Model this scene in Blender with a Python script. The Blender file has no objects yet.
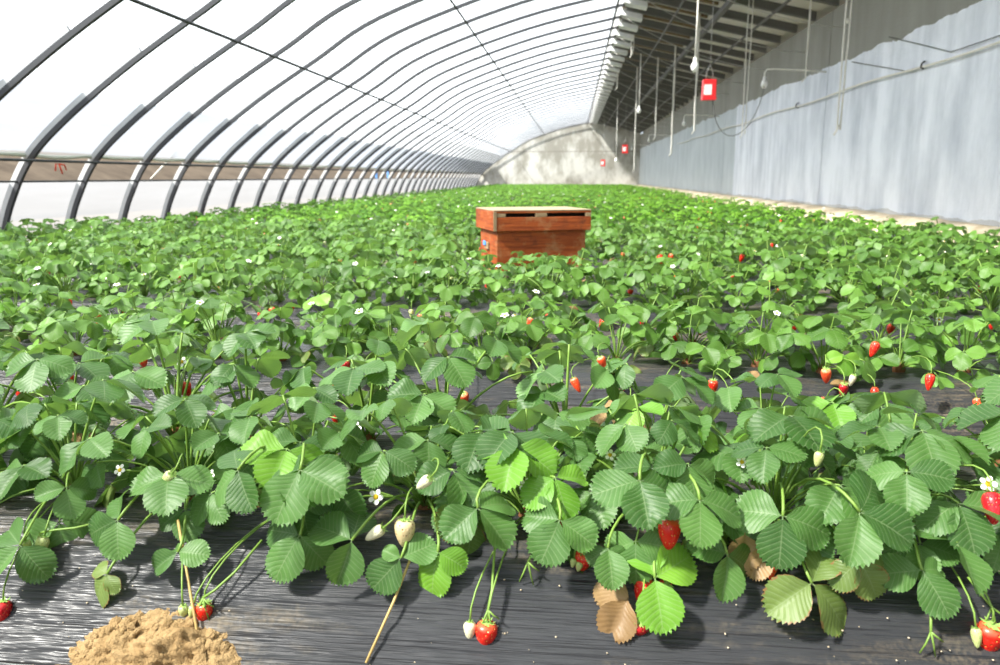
import bpy, math, random
import numpy as np
from mathutils import Vector, Matrix, Euler, noise
random.seed(7); rng = np.random.default_rng(7)
sc = bpy.context.scene
COL = sc.collection
PI = math.pi

# ------------------------------------------------------------------ camera
FPX, CAM_H = 778.0, 0.55
PITCH = math.atan(155.5/FPX)
YAW = math.atan(74/FPX*math.cos(PITCH))
cam = bpy.data.cameras.new('camera'); cam_ob = bpy.data.objects.new('camera', cam); COL.objects.link(cam_ob)
cam.sensor_width = 36.0; cam.lens = FPX*36/1000; cam.clip_start = 0.02; cam.clip_end = 400
cam_ob.location = (0, 0, CAM_H); cam_ob.rotation_euler = (PI/2-PITCH, 0, YAW)
cam.dof.use_dof = True; cam.dof.focus_distance = 1.55; cam.dof.aperture_fstop = 6.3
sc.camera = cam_ob

# ------------------------------------------------------------------ sky, sun, exposure
world = bpy.data.worlds.new('hazy_sky'); sc.world = world; world.use_nodes = True
bg = world.node_tree.nodes['Background']; bg.inputs[0].default_value = (0.80, 0.90, 1.0, 1); bg.inputs[1].default_value = 0.75
sun = bpy.data.lights.new('sun', 'SUN'); sun.energy = 9.0; sun.angle = math.radians(5); sun.color = (1.0, 0.95, 0.86)
sun_ob = bpy.data.objects.new('sun', sun); COL.objects.link(sun_ob)
sun_ob.rotation_euler = Vector((1.0, 0.62, -1.33)).to_track_quat('-Z', 'Y').to_euler()
vs = sc.view_settings
vs.view_transform = 'Standard'; vs.look = 'None'; vs.gamma = 1.0; vs.use_curve_mapping = False; vs.exposure = 0.92

# ------------------------------------------------------------------ camera rays, to find real positions
FW = Vector((-math.sin(YAW)*math.cos(PITCH), math.cos(YAW)*math.cos(PITCH), -math.sin(PITCH)))
RT = Vector((math.cos(YAW), math.sin(YAW), 0)); UP = RT.cross(FW); CP = Vector((0, 0, CAM_H))
def at(u, v, axis, val):
    d = FW*FPX + RT*(u-500) - UP*(v-332.5)
    return CP + d*((val-CP[axis])/d[axis])
def proj(p):
    q = Vector(p)-CP; z = q.dot(FW)
    if z < 0.1: return (-9999, -9999)
    return 500+FPX*q.dot(RT)/z, 332.5-FPX*q.dot(UP)/z

# ------------------------------------------------------------------ node helpers
def new_mat(name):
    m = bpy.data.materials.new(name); m.use_nodes = True
    nt = m.node_tree
    for n in list(nt.nodes): nt.nodes.remove(n)
    out = nt.nodes.new('ShaderNodeOutputMaterial')
    return m, nt, out
def N(nt, typ, ins=None, **kw):
    n = nt.nodes.new(typ)
    for k, v in kw.items(): setattr(n, k, v)
    for k, v in (ins or {}).items():
        s = n.inputs[k]
        if hasattr(v, 'is_output') or isinstance(v, bpy.types.NodeSocket): nt.links.new(v, s)
        else: s.default_value = v
    return n
def M_(nt, op, a, b=None, c=None, clamp=False):
    ins = {0: a}
    if b is not None: ins[1] = b
    if c is not None: ins[2] = c
    return N(nt, 'ShaderNodeMath', ins, operation=op, use_clamp=clamp).outputs[0]
def mix(nt, f, a, b):
    n = nt.nodes.new('ShaderNodeMix'); n.data_type = 'RGBA'
    for s, v in ((n.inputs[0], f), (n.inputs[6], a), (n.inputs[7], b)):
        if isinstance(v, bpy.types.NodeSocket): nt.links.new(v, s)
        else: s.default_value = v if isinstance(v, (int, float)) else (*v[:3], 1)
    return n.outputs[2]
def ramp(nt, f, pts):
    n = nt.nodes.new('ShaderNodeValToRGB'); e = n.color_ramp.elements
    while len(e) < len(pts): e.new(0.5)
    for i, (p, c) in enumerate(pts):
        e[i].position = p; e[i].color = (*c, 1) if not isinstance(c, (int, float)) else (c, c, c, 1)
    nt.links.new(f, n.inputs[0]); return n.outputs[0]
def coords(nt, which='Object', scale=(1, 1, 1)):
    if which == 'World': v = N(nt, 'ShaderNodeNewGeometry').outputs['Position']
    else: v = N(nt, 'ShaderNodeTexCoord').outputs[which]
    return N(nt, 'ShaderNodeMapping', {0: v, 3: scale}).outputs[0]
def noisev(nt, vec, scale, detail=4, rough=0.55):
    return N(nt, 'ShaderNodeTexNoise', {'Vector': vec, 'Scale': scale, 'Detail': detail, 'Roughness': rough}).outputs[0]
def bump(nt, h, strength, dist):
    return N(nt, 'ShaderNodeBump', {'Height': h, 'Strength': strength, 'Distance': dist}).outputs[0]
def pbr(nt, col, rough=0.5, normal=None, spec=0.5, metal=0.0):
    b = nt.nodes.new('ShaderNodeBsdfPrincipled')
    for k, v in (('Base Color', col), ('Roughness', rough), ('Specular IOR Level', spec), ('Metallic', metal)):
        if isinstance(v, bpy.types.NodeSocket): nt.links.new(v, b.inputs[k])
        else: b.inputs[k].default_value = v if isinstance(v, (int, float)) else (*v[:3], 1)
    if normal is not None: nt.links.new(normal, b.inputs['Normal'])
    return b.outputs[0]
def finish(nt, out, sh): nt.links.new(sh, out.inputs[0])
def simple(name, col, rough=0.5, spec=0.5, metal=0.0, var=0.12, scale=30, bmp=0.0):
    m, nt, out = new_mat(name)
    n = noisev(nt, coords(nt), scale)
    c = mix(nt, n, tuple(x*(1-var) for x in col), tuple(min(1, x*(1+var)) for x in col))
    nrm = bump(nt, n, bmp, 0.01) if bmp else None
    finish(nt, out, pbr(nt, c, rough, nrm, spec, metal)); return m

# ------------------------------------------------------------------ materials
def leaf_material(name, far=False, dark=(0.030, 0.088, 0.018), light=(0.100, 0.218, 0.050), vein=(0.30, 0.38, 0.20), back=(0.26, 0.38, 0.20), trans=(0.22, 0.42, 0.06), brown_edge=0.0):
    m, nt, out = new_mat(name)
    if far:
        r = N(nt, 'ShaderNodeAttribute', attribute_name='tint').outputs['Fac']
        col = mix(nt, r, dark, light)
        nrm = None
    else:
        r = N(nt, 'ShaderNodeObjectInfo').outputs['Random']
        uv = N(nt, 'ShaderNodeUVMap').outputs[0]
        sp = N(nt, 'ShaderNodeSeparateXYZ', {0: uv})
        t = M_(nt, 'ABSOLUTE', M_(nt, 'MULTIPLY_ADD', sp.outputs[0], 2.0, -1.0))
        s0 = M_(nt, 'SUBTRACT', sp.outputs[1], M_(nt, 'MULTIPLY', t, 0.26))
        tri = M_(nt, 'PINGPONG', M_(nt, 'MULTIPLY', s0, 9.0), 0.5)            # 0 on a vein, .5 between
        lat = M_(nt, 'SUBTRACT', 1.0, M_(nt, 'MULTIPLY', tri, 11.0), clamp=True)
        mid = M_(nt, 'SUBTRACT', 1.0, M_(nt, 'MULTIPLY', t, 22.0), clamp=True)
        v = M_(nt, 'MAXIMUM', lat, mid, clamp=True)
        nz = noisev(nt, coords(nt, 'Object'), 5.0)
        col = mix(nt, M_(nt, 'MULTIPLY_ADD', nz, 0.5, M_(nt, 'MULTIPLY_ADD', r, 0.9, -0.22), clamp=True), dark, light)
        col = mix(nt, M_(nt, 'MULTIPLY', v, 0.40), col, vein)
        if brown_edge:
            e = M_(nt, 'GREATER_THAN', M_(nt, 'ADD', t, M_(nt, 'MULTIPLY', nz, 0.5)), 1.3-brown_edge)
            col = mix(nt, e, col, (0.22, 0.12, 0.045))
        nrm = bump(nt, tri, 0.35, 0.0016)
    bf = N(nt, 'ShaderNodeNewGeometry').outputs['Backfacing']
    col2 = mix(nt, bf, col, back)
    b = pbr(nt, col2, 0.55 if far else 0.46, nrm, 0.2 if far else 0.36)
    tr = N(nt, 'ShaderNodeBsdfTranslucent', {0: (*trans, 1)}).outputs[0]
    finish(nt, out, N(nt, 'ShaderNodeMixShader', {0: 0.24, 1: b, 2: tr}).outputs[0])
    return m
MAT = {}
MAT['leaf'] = leaf_material('leaf_green')
MAT['leaf_mid'] = leaf_material('leaf_mid_green', dark=(0.042, 0.115, 0.014), light=(0.135, 0.285, 0.040))
MAT['leaf_fresh'] = leaf_material('leaf_fresh_green', dark=(0.10, 0.26, 0.02), light=(0.17, 0.36, 0.035))
MAT['leaf_worn'] = leaf_material('leaf_worn_green', dark=(0.09, 0.15, 0.03), light=(0.17, 0.24, 0.06), brown_edge=0.10)
MAT['leaf_far'] = leaf_material('leaf_far_green', far=True, dark=(0.035, 0.115, 0.010), light=(0.17, 0.36, 0.035))
MAT['leaf_dry'] = leaf_material('leaf_dry_brown', dark=(0.20, 0.12, 0.05), light=(0.40, 0.26, 0.12), vein=(0.25, 0.15, 0.07), back=(0.42, 0.29, 0.15), trans=(0.3, 0.18, 0.06))
MAT['stalk'] = simple('stalk_green', (0.17, 0.29, 0.05), 0.45, 0.4)
MAT['stalk_dry'] = simple('stalk_dry', (0.50, 0.36, 0.14), 0.6, 0.3)
MAT['crown'] = simple('crown_brown', (0.16, 0.07, 0.03), 0.8, 0.2, bmp=0.5)
MAT['petal'] = simple('petal_white', (0.88, 0.88, 0.84), 0.6, 0.2, var=0.03)
MAT['anther'] = simple('flower_yellow', (0.75, 0.52, 0.03), 0.7, 0.2, scale=400, bmp=0.6)
MAT['sepal'] = simple('sepal_green', (0.26, 0.42, 0.10), 0.55, 0.3)
def berry_material(name, body, seed, shoulder, rough=0.28):
    m, nt, out = new_mat(name)
    g = N(nt, 'ShaderNodeTexCoord').outputs['Generated']
    vec = N(nt, 'ShaderNodeMapping', {0: g, 3: (6.5, 6.5, 8)}).outputs[0]
    d = N(nt, 'ShaderNodeTexVoronoi', {'Vector': vec, 'Scale': 1.0, 'Randomness': 0.55}).outputs['Distance']
    sd = M_(nt, 'LESS_THAN', d, 0.21)
    sz = N(nt, 'ShaderNodeSeparateXYZ', {0: g}).outputs[2]
    c = mix(nt, M_(nt, 'MULTIPLY_ADD', sz, 6.0, -5.0, clamp=True), body, shoulder)
    c = mix(nt, sd, c, seed)
    nrm = bump(nt, M_(nt, 'MINIMUM', d, 0.4), 0.6, 0.008)
    finish(nt, out, pbr(nt, c, rough, nrm, 0.5)); return m
MAT['red'] = berry_material('berry_red', (0.66, 0.018, 0.010), (0.85, 0.42, 0.10), (0.80, 0.12, 0.05))
MAT['deep'] = berry_material('berry_deep_red', (0.42, 0.008, 0.014), (0.60, 0.20, 0.06), (0.5, 0.03, 0.03))
MAT['orange'] = berry_material('berry_orange_red', (0.80, 0.07, 0.02), (0.8, 0.4, 0.08), (0.85, 0.45, 0.22))
MAT['unripe'] = berry_material('berry_unripe', (0.45, 0.52, 0.20), (0.36, 0.36, 0.07), (0.5, 0.55, 0.25), 0.4)
MAT['tan'] = berry_material('berry_tan', (0.62, 0.50, 0.27), (0.34, 0.14, 0.04), (0.6, 0.55, 0.28), 0.4)
MAT['white_berry'] = berry_material('berry_whitish', (0.72, 0.70, 0.48), (0.5, 0.42, 0.15), (0.6, 0.62, 0.36), 0.4)

def mulch_material():
    m, nt, out = new_mat('black_mulch_film')
    w = noisev(nt, coords(nt, 'World', (0.8, 26, 30)), 2.0, 4, 0.6)
    w2 = noisev(nt, coords(nt, 'World', (1.8, 80, 90)), 2.0, 2, 0.5)
    d1 = noisev(nt, coords(nt, 'World', (1.6, 3.5, 6)), 1.7, 5, 0.62)
    d2 = noisev(nt, coords(nt, 'World', (1, 1, 1)), 160, 3)
    d3 = noisev(nt, coords(nt, 'World', (2.0, 45, 50)), 1.5, 4, 0.6)
    dust = M_(nt, 'MULTIPLY', ramp(nt, d1, [(0.50, 0.0), (0.72, 0.8)]), ramp(nt, M_(nt, 'ADD', M_(nt, 'MULTIPLY', d2, 0.45), M_(nt, 'MULTIPLY', d3, 0.55)), [(0.43, 0.0), (0.62, 0.85)]))
    base = mix(nt, w, (0.022, 0.023, 0.026), (0.048, 0.050, 0.054))
    c = mix(nt, dust, base, (0.34, 0.27, 0.17))
    h = M_(nt, 'ADD', M_(nt, 'MULTIPLY', w, 0.85), M_(nt, 'MULTIPLY', w2, 0.15))
    rough = M_(nt, 'MULTIPLY_ADD', dust, 0.4, 0.31)
    finish(nt, out, pbr(nt, c, rough, bump(nt, h, 0.9, 0.022), 0.30)); return m
MAT['mulch'] = mulch_material()
def soil_material(name, a, b, sc_=9, bs=0.8):
    m, nt, out = new_mat(name)
    n1 = noisev(nt, coords(nt, 'World'), sc_, 8, 0.65); n2 = noisev(nt, coords(nt, 'World'), sc_*14, 4)
    c = mix(nt, ramp(nt, n1, [(0.3, 0.0), (0.7, 1.0)]), a, b)
    finish(nt, out, pbr(nt, c, 0.95, bump(nt, M_(nt, 'ADD', n1, M_(nt, 'MULTIPLY', n2, 0.4)), bs, 0.02), 0.15)); return m
MAT['soil'] = soil_material('dry_yellow_soil', (0.26, 0.165, 0.07), (0.43, 0.30, 0.15), 22)
MAT['floor_soil'] = soil_material('trench_soil', (0.22, 0.15, 0.08), (0.40, 0.29, 0.16), 4)
MAT['bank'] = soil_material('pale_bank_soil', (0.40, 0.32, 0.21), (0.70, 0.62, 0.48), 5)
MAT['field'] = soil_material('brown_field', (0.062, 0.047, 0.034), (0.125, 0.098, 0.072), 1.2)

def wall_material(name, painted):
    m, nt, out = new_mat(name)
    pos = N(nt, 'ShaderNodeNewGeometry').outputs['Position']
    sp = N(nt, 'ShaderNodeSeparateXYZ', {0: pos})
    blotch = noisev(nt, coords(nt, 'World', (1, 1, 0.6)), 1.3, 6, 0.6)
    streak = noisev(nt, coords(nt, 'World', (3, 3, 0.4)), 1.4, 4, 0.6)
    fine = noisev(nt, coords(nt, 'World'), 28, 5)
    k = M_(nt, 'ADD', M_(nt, 'MULTIPLY', blotch, 0.65), M_(nt, 'MULTIPLY', streak, 0.35))
    grey = mix(nt, ramp(nt, k, [(0.3, 0.0), (0.7, 1.0)]), (0.215, 0.215, 0.195), (0.315, 0.315, 0.29))
    if painted:
        white = mix(nt, ramp(nt, k, [(0.36, 0.0), (0.60, 1.0)]), (0.54, 0.58, 0.66), (0.84, 0.875, 0.96))
        edge = noisev(nt, coords(nt, 'World', (1, 0.5, 0.02)), 2.2, 6, 0.62)
        z = M_(nt, 'ADD', sp.outputs[2], M_(nt, 'MULTIPLY_ADD', edge, 0.26, -0.13))
        up = M_(nt, 'GREATER_THAN', z, 2.15)
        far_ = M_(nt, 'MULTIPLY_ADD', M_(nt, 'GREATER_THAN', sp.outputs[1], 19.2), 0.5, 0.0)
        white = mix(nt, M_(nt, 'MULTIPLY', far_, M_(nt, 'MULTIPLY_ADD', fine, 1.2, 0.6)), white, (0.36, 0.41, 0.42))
        low = M_(nt, 'LESS_THAN', M_(nt, 'ADD', sp.outputs[2], M_(nt, 'MULTIPLY', edge, -0.22)), 0.045)
        white = mix(nt, M_(nt, 'MULTIPLY', low, 0.6), white, (0.40, 0.39, 0.36))
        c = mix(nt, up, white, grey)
    else:
        stain = ramp(nt, blotch, [(0.40, 0.0), (0.58, 1.0)])
        c = mix(nt, stain, (0.30, 0.29, 0.255), (0.55, 0.545, 0.515))
        seam = M_(nt, 'LESS_THAN', M_(nt, 'ABSOLUTE', M_(nt, 'SUBTRACT', sp.outputs[2], M_(nt, 'MULTIPLY_ADD', fine, 0.1, 1.95))), 0.03)
        c = mix(nt, M_(nt, 'MULTIPLY', seam, 0.6), c, (0.2, 0.18, 0.16))
    finish(nt, out, pbr(nt, c, 0.9, bump(nt, M_(nt, 'ADD', fine, k), 0.35, 0.03), 0.2)); return m
MAT['wall'] = wall_material('limewashed_concrete', True)
MAT['endwall'] = wall_material('rough_concrete', False)
def film_material(name, transp, tint, wr=0.4):
    m, nt, out = new_mat(name)
    w = noisev(nt, coords(nt, 'World', (1, 0.25, 3)), 2.2, 4)
    tr = N(nt, 'ShaderNodeBsdfTransparent', {0: (0.96, 0.98, 1.0, 1)}).outputs[0]
    tl = N(nt, 'ShaderNodeBsdfTranslucent', {0: (*tint, 1)}).outputs[0]
    gl = pbr(nt, tint, 0.3, bump(nt, w, wr, 0.05), 0.5)
    a = N(nt, 'ShaderNodeMixShader', {0: 0.28, 1: tl, 2: gl}).outputs[0]
    fac = M_(nt, 'MULTIPLY_ADD', w, 0.25, transp-0.12)
    finish(nt, out, N(nt, 'ShaderNodeMixShader', {0: fac, 1: a, 2: tr}).outputs[0]); return m
MAT['film'] = film_material('greenhouse_film', 0.62, (0.90, 0.92, 0.95))
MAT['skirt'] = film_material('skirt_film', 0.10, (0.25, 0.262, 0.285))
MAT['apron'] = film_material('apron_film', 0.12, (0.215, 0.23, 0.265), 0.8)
MAT['hem'] = simple('hem_film', (0.62, 0.65, 0.54), 0.5, 0.4, scale=14)
MAT['strip'] = simple('lit_face_grey', (0.50, 0.52, 0.54), 0.5, 0.4, 0.0, scale=10)  # paler than the rib steel, sunlight on the rib face put into colour
MAT['steel'] = simple('dull_steel', (0.045, 0.048, 0.055), 0.5, 0.5, 0.1, scale=8)
MAT['purlin'] = simple('dark_steel', (0.06, 0.065, 0.07), 0.6, 0.3, 0.0, scale=6)
MAT['beam'] = simple('dark_beam', (0.12, 0.12, 0.115), 0.7, 0.3, scale=6)
MAT['bracket'] = simple('white_bracket', (0.80, 0.82, 0.84), 0.6, 0.3, scale=6)
MAT['deck'] = simple('grey_deck', (0.62, 0.615, 0.58), 0.9, 0.2, var=0.25, scale=3, bmp=0.3)
MAT['reed'] = simple('brown_reed_deck', (0.20, 0.15, 0.095), 0.9, 0.2, var=0.5, scale=22, bmp=0.5)
MAT['wire'] = simple('grey_wire', (0.42, 0.42, 0.40), 0.6, 0.4, 0.0)
MAT['dark_wire'] = simple('dark_wire', (0.10, 0.10, 0.10), 0.6, 0.4)
MAT['rope'] = simple('white_rope', (0.72, 0.71, 0.66), 0.8, 0.2)
MAT['plastic'] = simple('white_plastic', (0.85, 0.85, 0.83), 0.35, 0.5, var=0.04)
MAT['redbox'] = simple('red_plastic', (0.72, 0.02, 0.025), 0.4, 0.5, var=0.08)
MAT['redtwine'] = simple('red_twine', (0.75, 0.08, 0.04), 0.7, 0.3)
MAT['blue'] = simple('blue_tarp', (0.08, 0.25, 0.65), 0.5, 0.4)
MAT['bluetag'] = simple('blue_paint', (0.10, 0.32, 0.80), 0.5, 0.4)
def wood_material():
    m, nt, out = new_mat('orange_red_wood')
    g = noisev(nt, coords(nt, 'Object', (2.2, 2.2, 26)), 3.0, 6, 0.65)
    b = noisev(nt, coords(nt, 'Object'), 6.0, 6, 0.7)
    r = N(nt, 'ShaderNodeObjectInfo').outputs['Random']
    c = mix(nt, ramp(nt, g, [(0.3, 0.0), (0.7, 1.0)]), (0.20, 0.035, 0.010), (0.46, 0.105, 0.022))
    c = mix(nt, ramp(nt, b, [(0.54, 0.0), (0.68, 0.8)]), c, (0.40, 0.20, 0.09))
    c = mix(nt, ramp(nt, b, [(0.34, 0.8), (0.46, 0.0)]), c, (0.10, 0.028, 0.015))
    finish(nt, out, pbr(nt, c, 0.6, bump(nt, g, 0.3, 0.01), 0.3)); return m
MAT['wood'] = wood_material()
MAT['topwood'] = simple('weathered_top', (0.36, 0.29, 0.19), 0.8, 0.2, var=0.3, scale=12)
MAT['oldwood'] = simple('pale_old_wood', (0.34, 0.24, 0.14), 0.8, 0.2, var=0.4, scale=30)
MAT['black'] = simple('dark_inside', (0.012, 0.010, 0.008), 0.9, 0.1)

# ------------------------------------------------------------------ mesh helpers
class MB:
    def __init__(s): s.v = []; s.f = []; s.m = []; s.uv = None
    def tube(s, pts, r, n=6, mi=0, caps=True):
        pts = [Vector(p) for p in pts]; k = len(pts); b0 = len(s.v)
        rr = r if isinstance(r, (list, tuple)) else [r]*k
        t0 = (pts[1]-pts[0]).normalized(); ref = Vector((0, 0, 1)) if abs(t0.z) < 0.9 else Vector((1, 0, 0))
        nrm = t0.cross(ref).normalized()
        for i, p in enumerate(pts):
            t = (pts[min(i+1, k-1)]-pts[max(i-1, 0)]).normalized()
            nrm = (nrm - t*nrm.dot(t))
            nrm = nrm.normalized() if nrm.length > 1e-6 else t.orthogonal().normalized()
            bn = t.cross(nrm)
            for j in range(n):
                a = 2*PI*j/n; s.v.append(tuple(p + (nrm*math.cos(a)+bn*math.sin(a))*rr[i]))
        for i in range(k-1):
            for j in range(n):
                a, b = b0+i*n+j, b0+i*n+(j+1) % n
                s.f.append((a, b, b+n, a+n)); s.m.append(mi)
        if caps:
            s.f.append(tuple(b0+j for j in reversed(range(n)))); s.m.append(mi)
            s.f.append(tuple(b0+(k-1)*n+j for j in range(n))); s.m.append(mi)
        return s
    def box(s, lo, hi, mi=0):
        b = len(s.v); x0, y0, z0 = lo; x1, y1, z1 = hi
        s.v += [(x0,y0,z0),(x1,y0,z0),(x1,y1,z0),(x0,y1,z0),(x0,y0,z1),(x1,y0,z1),(x1,y1,z1),(x0,y1,z1)]
        for q in ((3,2,1,0),(4,5,6,7),(0,1,5,4),(1,2,6,5),(2,3,7,6),(3,0,4,7)): s.f.append(tuple(b+i for i in q)); s.m.append(mi)
        return s
    def grid(s, P, mi=0, flip=False):          # P[i][j] points
        b = len(s.v); ni, nj = len(P), len(P[0])
        for row in P: s.v += [tuple(p) for p in row]
        for i in range(ni-1):
            for j in range(nj-1):
                q = (b+i*nj+j, b+i*nj+j+1, b+(i+1)*nj+j+1, b+(i+1)*nj+j)
                s.f.append(q[::-1] if flip else q); s.m.append(mi)
        return s
    def lathe(s, prof, n=12, mi=0, c=(0, 0, 0)):
        b = len(s.v)
        for r, z in prof:
            for j in range(n):
                a = 2*PI*j/n; s.v.append((c[0]+r*math.cos(a), c[1]+r*math.sin(a), c[2]+z))
        for i in range(len(prof)-1):
            for j in range(n):
                a_, b_ = b+i*n+j, b+i*n+(j+1) % n
                s.f.append((a_, b_, b_+n, a_+n)); s.m.append(mi)
        return s
    def mesh(s, name, mats, smooth=True):
        me = bpy.data.meshes.new(name); me.from_pydata(s.v, [], s.f)
        for m in (mats if isinstance(mats, (list, tuple)) else [mats]): me.materials.append(MAT[m])
        me.polygons.foreach_set('material_index', s.m)
        if smooth: me.polygons.foreach_set('use_smooth', [True]*len(me.polygons))
        me.update(); return me
def put(name, me, parent=None, mat=None, loc=None, rot=None, scale=None):
    o = bpy.data.objects.new(name, me); COL.objects.link(o)
    if parent is not None: o.parent = parent
    if mat is not None: o.matrix_local = mat
    if loc is not None: o.location = loc
    if rot is not None: o.rotation_euler = rot
    if scale is not None: o.scale = (scale,)*3 if isinstance(scale, (int, float)) else scale
    return o
def tag(o, label, cat=None, group=None, kind=None):
    if label: o['label'] = label
    if cat: o['category'] = cat
    if group: o['group'] = group
    if kind: o['kind'] = kind
    return o
def empty(name, loc, rz=0):
    o = bpy.data.objects.new(name, None); COL.objects.link(o); o.location = loc; o.rotation_euler = (0, 0, rz)
    o.empty_display_size = 0.05; return o
def bez(a, b, c, d, n=10):
    a, b, c, d = map(Vector, (a, b, c, d))
    return [a*(1-t)**3 + b*3*t*(1-t)**2 + c*3*t*t*(1-t) + d*t**3 for t in (i/(n-1) for i in range(n))]
def catmull(P, per=6):
    P = [Vector((*p, 0)) for p in P]; out = []
    Q = [P[0]*2-P[1]] + P + [P[-1]*2-P[-2]]
    for i in range(1, len(Q)-2):
        for k in range(per):
            t = k/per
            out.append(0.5*((2*Q[i]) + (Q[i+1]-Q[i-1])*t + (2*Q[i-1]-5*Q[i]+4*Q[i+1]-Q[i+2])*t*t + (3*Q[i]-Q[i-1]-3*Q[i+1]+Q[i+2])*t**3))
    out.append(P[-1]); return [(p.x, p.y) for p in out]
def nz(x, y, z=0.0): return noise.noise(Vector((x, y, z)))
TENS = ['twenty', 'thirty', 'forty', 'fifty']
ORD = ['first', 'second', 'third', 'fourth', 'fifth', 'sixth', 'seventh', 'eighth', 'ninth', 'tenth', 'eleventh', 'twelfth', 'thirteenth', 'fourteenth', 'fifteenth', 'sixteenth', 'seventeenth', 'eighteenth', 'nineteenth']
for t_ in TENS:
    ORD.append(t_[:-1]+'ieth'); ORD += [t_+'-'+u_ for u_ in ORD[:9]]

# ------------------------------------------------------------------ setting
Y0, Y1 = -4.0, 46.5
WX, WTOP = 3.75, 2.95
BL, BR = -4.68, 3.2                      # bed ends
ARCH = catmull([(-5.8, -0.05), (-5.66, 0.30), (-5.4, 0.73), (-4.93, 1.15), (-4.25, 1.63), (-3.5, 2.09), (-2.6, 2.62), (-0.86, 3.22), (0.86, 3.60)], 6)
def arch_off(d):
    out = []
    for i, (x, z) in enumerate(ARCH):
        a, b = ARCH[max(0, i-1)], ARCH[min(len(ARCH)-1, i+1)]
        tx, tz = b[0]-a[0], b[1]-a[1]; l = math.hypot(tx, tz); out.append((x-tz/l*d, z+tx/l*d))
    return out
fl = MB().grid([[(x, y, -0.26) for x in (-60, -6.2, 4.2, 30)] for y in (-12, 60)], flip=True)
tag(put('floor', fl.mesh('floor', 'floor_soil')), 'dry brown soil floor under the mulched beds', kind='structure')

# right wall with recessed joints
pl = []; y = Y0
JOINTS = [4.6, 12.55, 20.6, 28.6, 36.6]
for j in JOINTS: pl += [(WX, j-0.012), (WX+0.05, j-0.012), (WX+0.05, j+0.012), (WX, j+0.012)]
pl = [(WX, Y0)] + pl + [(WX, Y1)]
w = MB()
w.grid([[(x, yy, -0.26) for x, yy in pl], [(x, yy, WTOP) for x, yy in pl]], flip=False)
w.grid([[(WX+0.35, Y0, -0.26), (WX+0.35, Y1, -0.26)], [(WX+0.35, Y0, WTOP), (WX+0.35, Y1, WTOP)]], flip=True)
w.grid([[(WX, Y0, WTOP), (WX, Y1, WTOP)], [(WX+0.35, Y0, WTOP), (WX+0.35, Y1, WTOP)]])
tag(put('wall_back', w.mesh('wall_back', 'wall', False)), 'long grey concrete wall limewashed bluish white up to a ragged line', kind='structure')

# end wall following the arch
w = MB(); prof = [(x, z) for x, z in arch_off(0.05)] + [(2.3, 3.34), (WX, WTOP+0.05)]
fr = [(x, Y1, z) for x, z in prof]; bk = [(x, Y1+0.3, z) for x, z in prof]
bot = [(x, Y1, -0.26) for x, z in prof]
w.grid([bot, fr]); w.grid([fr, bk])
tag(put('wall_end', w.mesh('wall_end', 'endwall', False)), 'stained pale concrete end wall with curved top edge', kind='structure')

# plastic film over the arches, ending in a hem above the vent gap
FO = arch_off(0.08); hem = next(i for i, p in enumerate(FO) if p[1] > 0.72)
ys = np.arange(Y0, Y1+0.01, 0.27)
P = []
for yy in ys:
    row = []
    for i in range(hem, len(FO)):
        x, z = FO[i]; k = i-hem
        dz = 0.035*nz(yy*0.7, 3.1) if k == 0 else 0
        sag = 0.018*abs(math.sin(PI*(yy-7.48)/1.08))
        row.append((x+0.012*nz(yy*1.3, k*0.9), yy, z+dz-sag))
    P.append(row)
tag(put('ceiling_film', MB().grid(P).mesh('ceiling_film', 'film')), 'white translucent plastic film stretched over the arches', kind='structure')
hp = [(P[i][0][0]+0.01, P[i][0][1], P[i][0][2]) for i in range(len(P))]
tag(put('film_hem', MB().tube(hp, [0.022+0.008*nz(yy*2.2, 9) for yy in ys], 7).mesh('film_hem', 'hem')), 'rolled bottom hem of the plastic film above the vent gap', 'plastic roll')
# second, gathered layer low on the film
FA = arch_off(0.12); P = []
for yy in np.arange(Y0, Y1, 0.2):
    row = []
    for i in range(hem, hem+9):
        q = (i-hem)/8; x, z = FA[i]
        top = 0.10*nz(yy*0.35, 4)
        row.append((x-0.02-0.035*abs(nz(yy*0.5, i*1.7, 3)), yy, z+0.05*nz(yy*0.4, i*1.3)*(q > 0)+top*q))
    P.append(row)
tag(put('ceiling_apron', MB().grid(P).mesh('ceiling_apron', 'apron')), 'gathered bluish lower layer of film behind the arch feet', kind='structure')
# skirt film under the gap
P = []
for yy in ys:
    row = []
    for z in (-0.5, -0.24, 0.0, 0.25, 0.5):
        x = np.interp(z, [p[1] for p in FO[:20]], [p[0] for p in FO[:20]])
        if z < -0.4: row.append((-4.80+0.10*nz(yy*0.9, 2), yy, -0.235)); continue
        row.append((x+0.012*nz(yy*1.1, z*4), yy, z))
    P.append(row)
tag(put('wall_skirt', MB().grid(P).mesh('wall_skirt', 'skirt')), 'low white plastic skirt along the foot of the arches', kind='structure')
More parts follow.
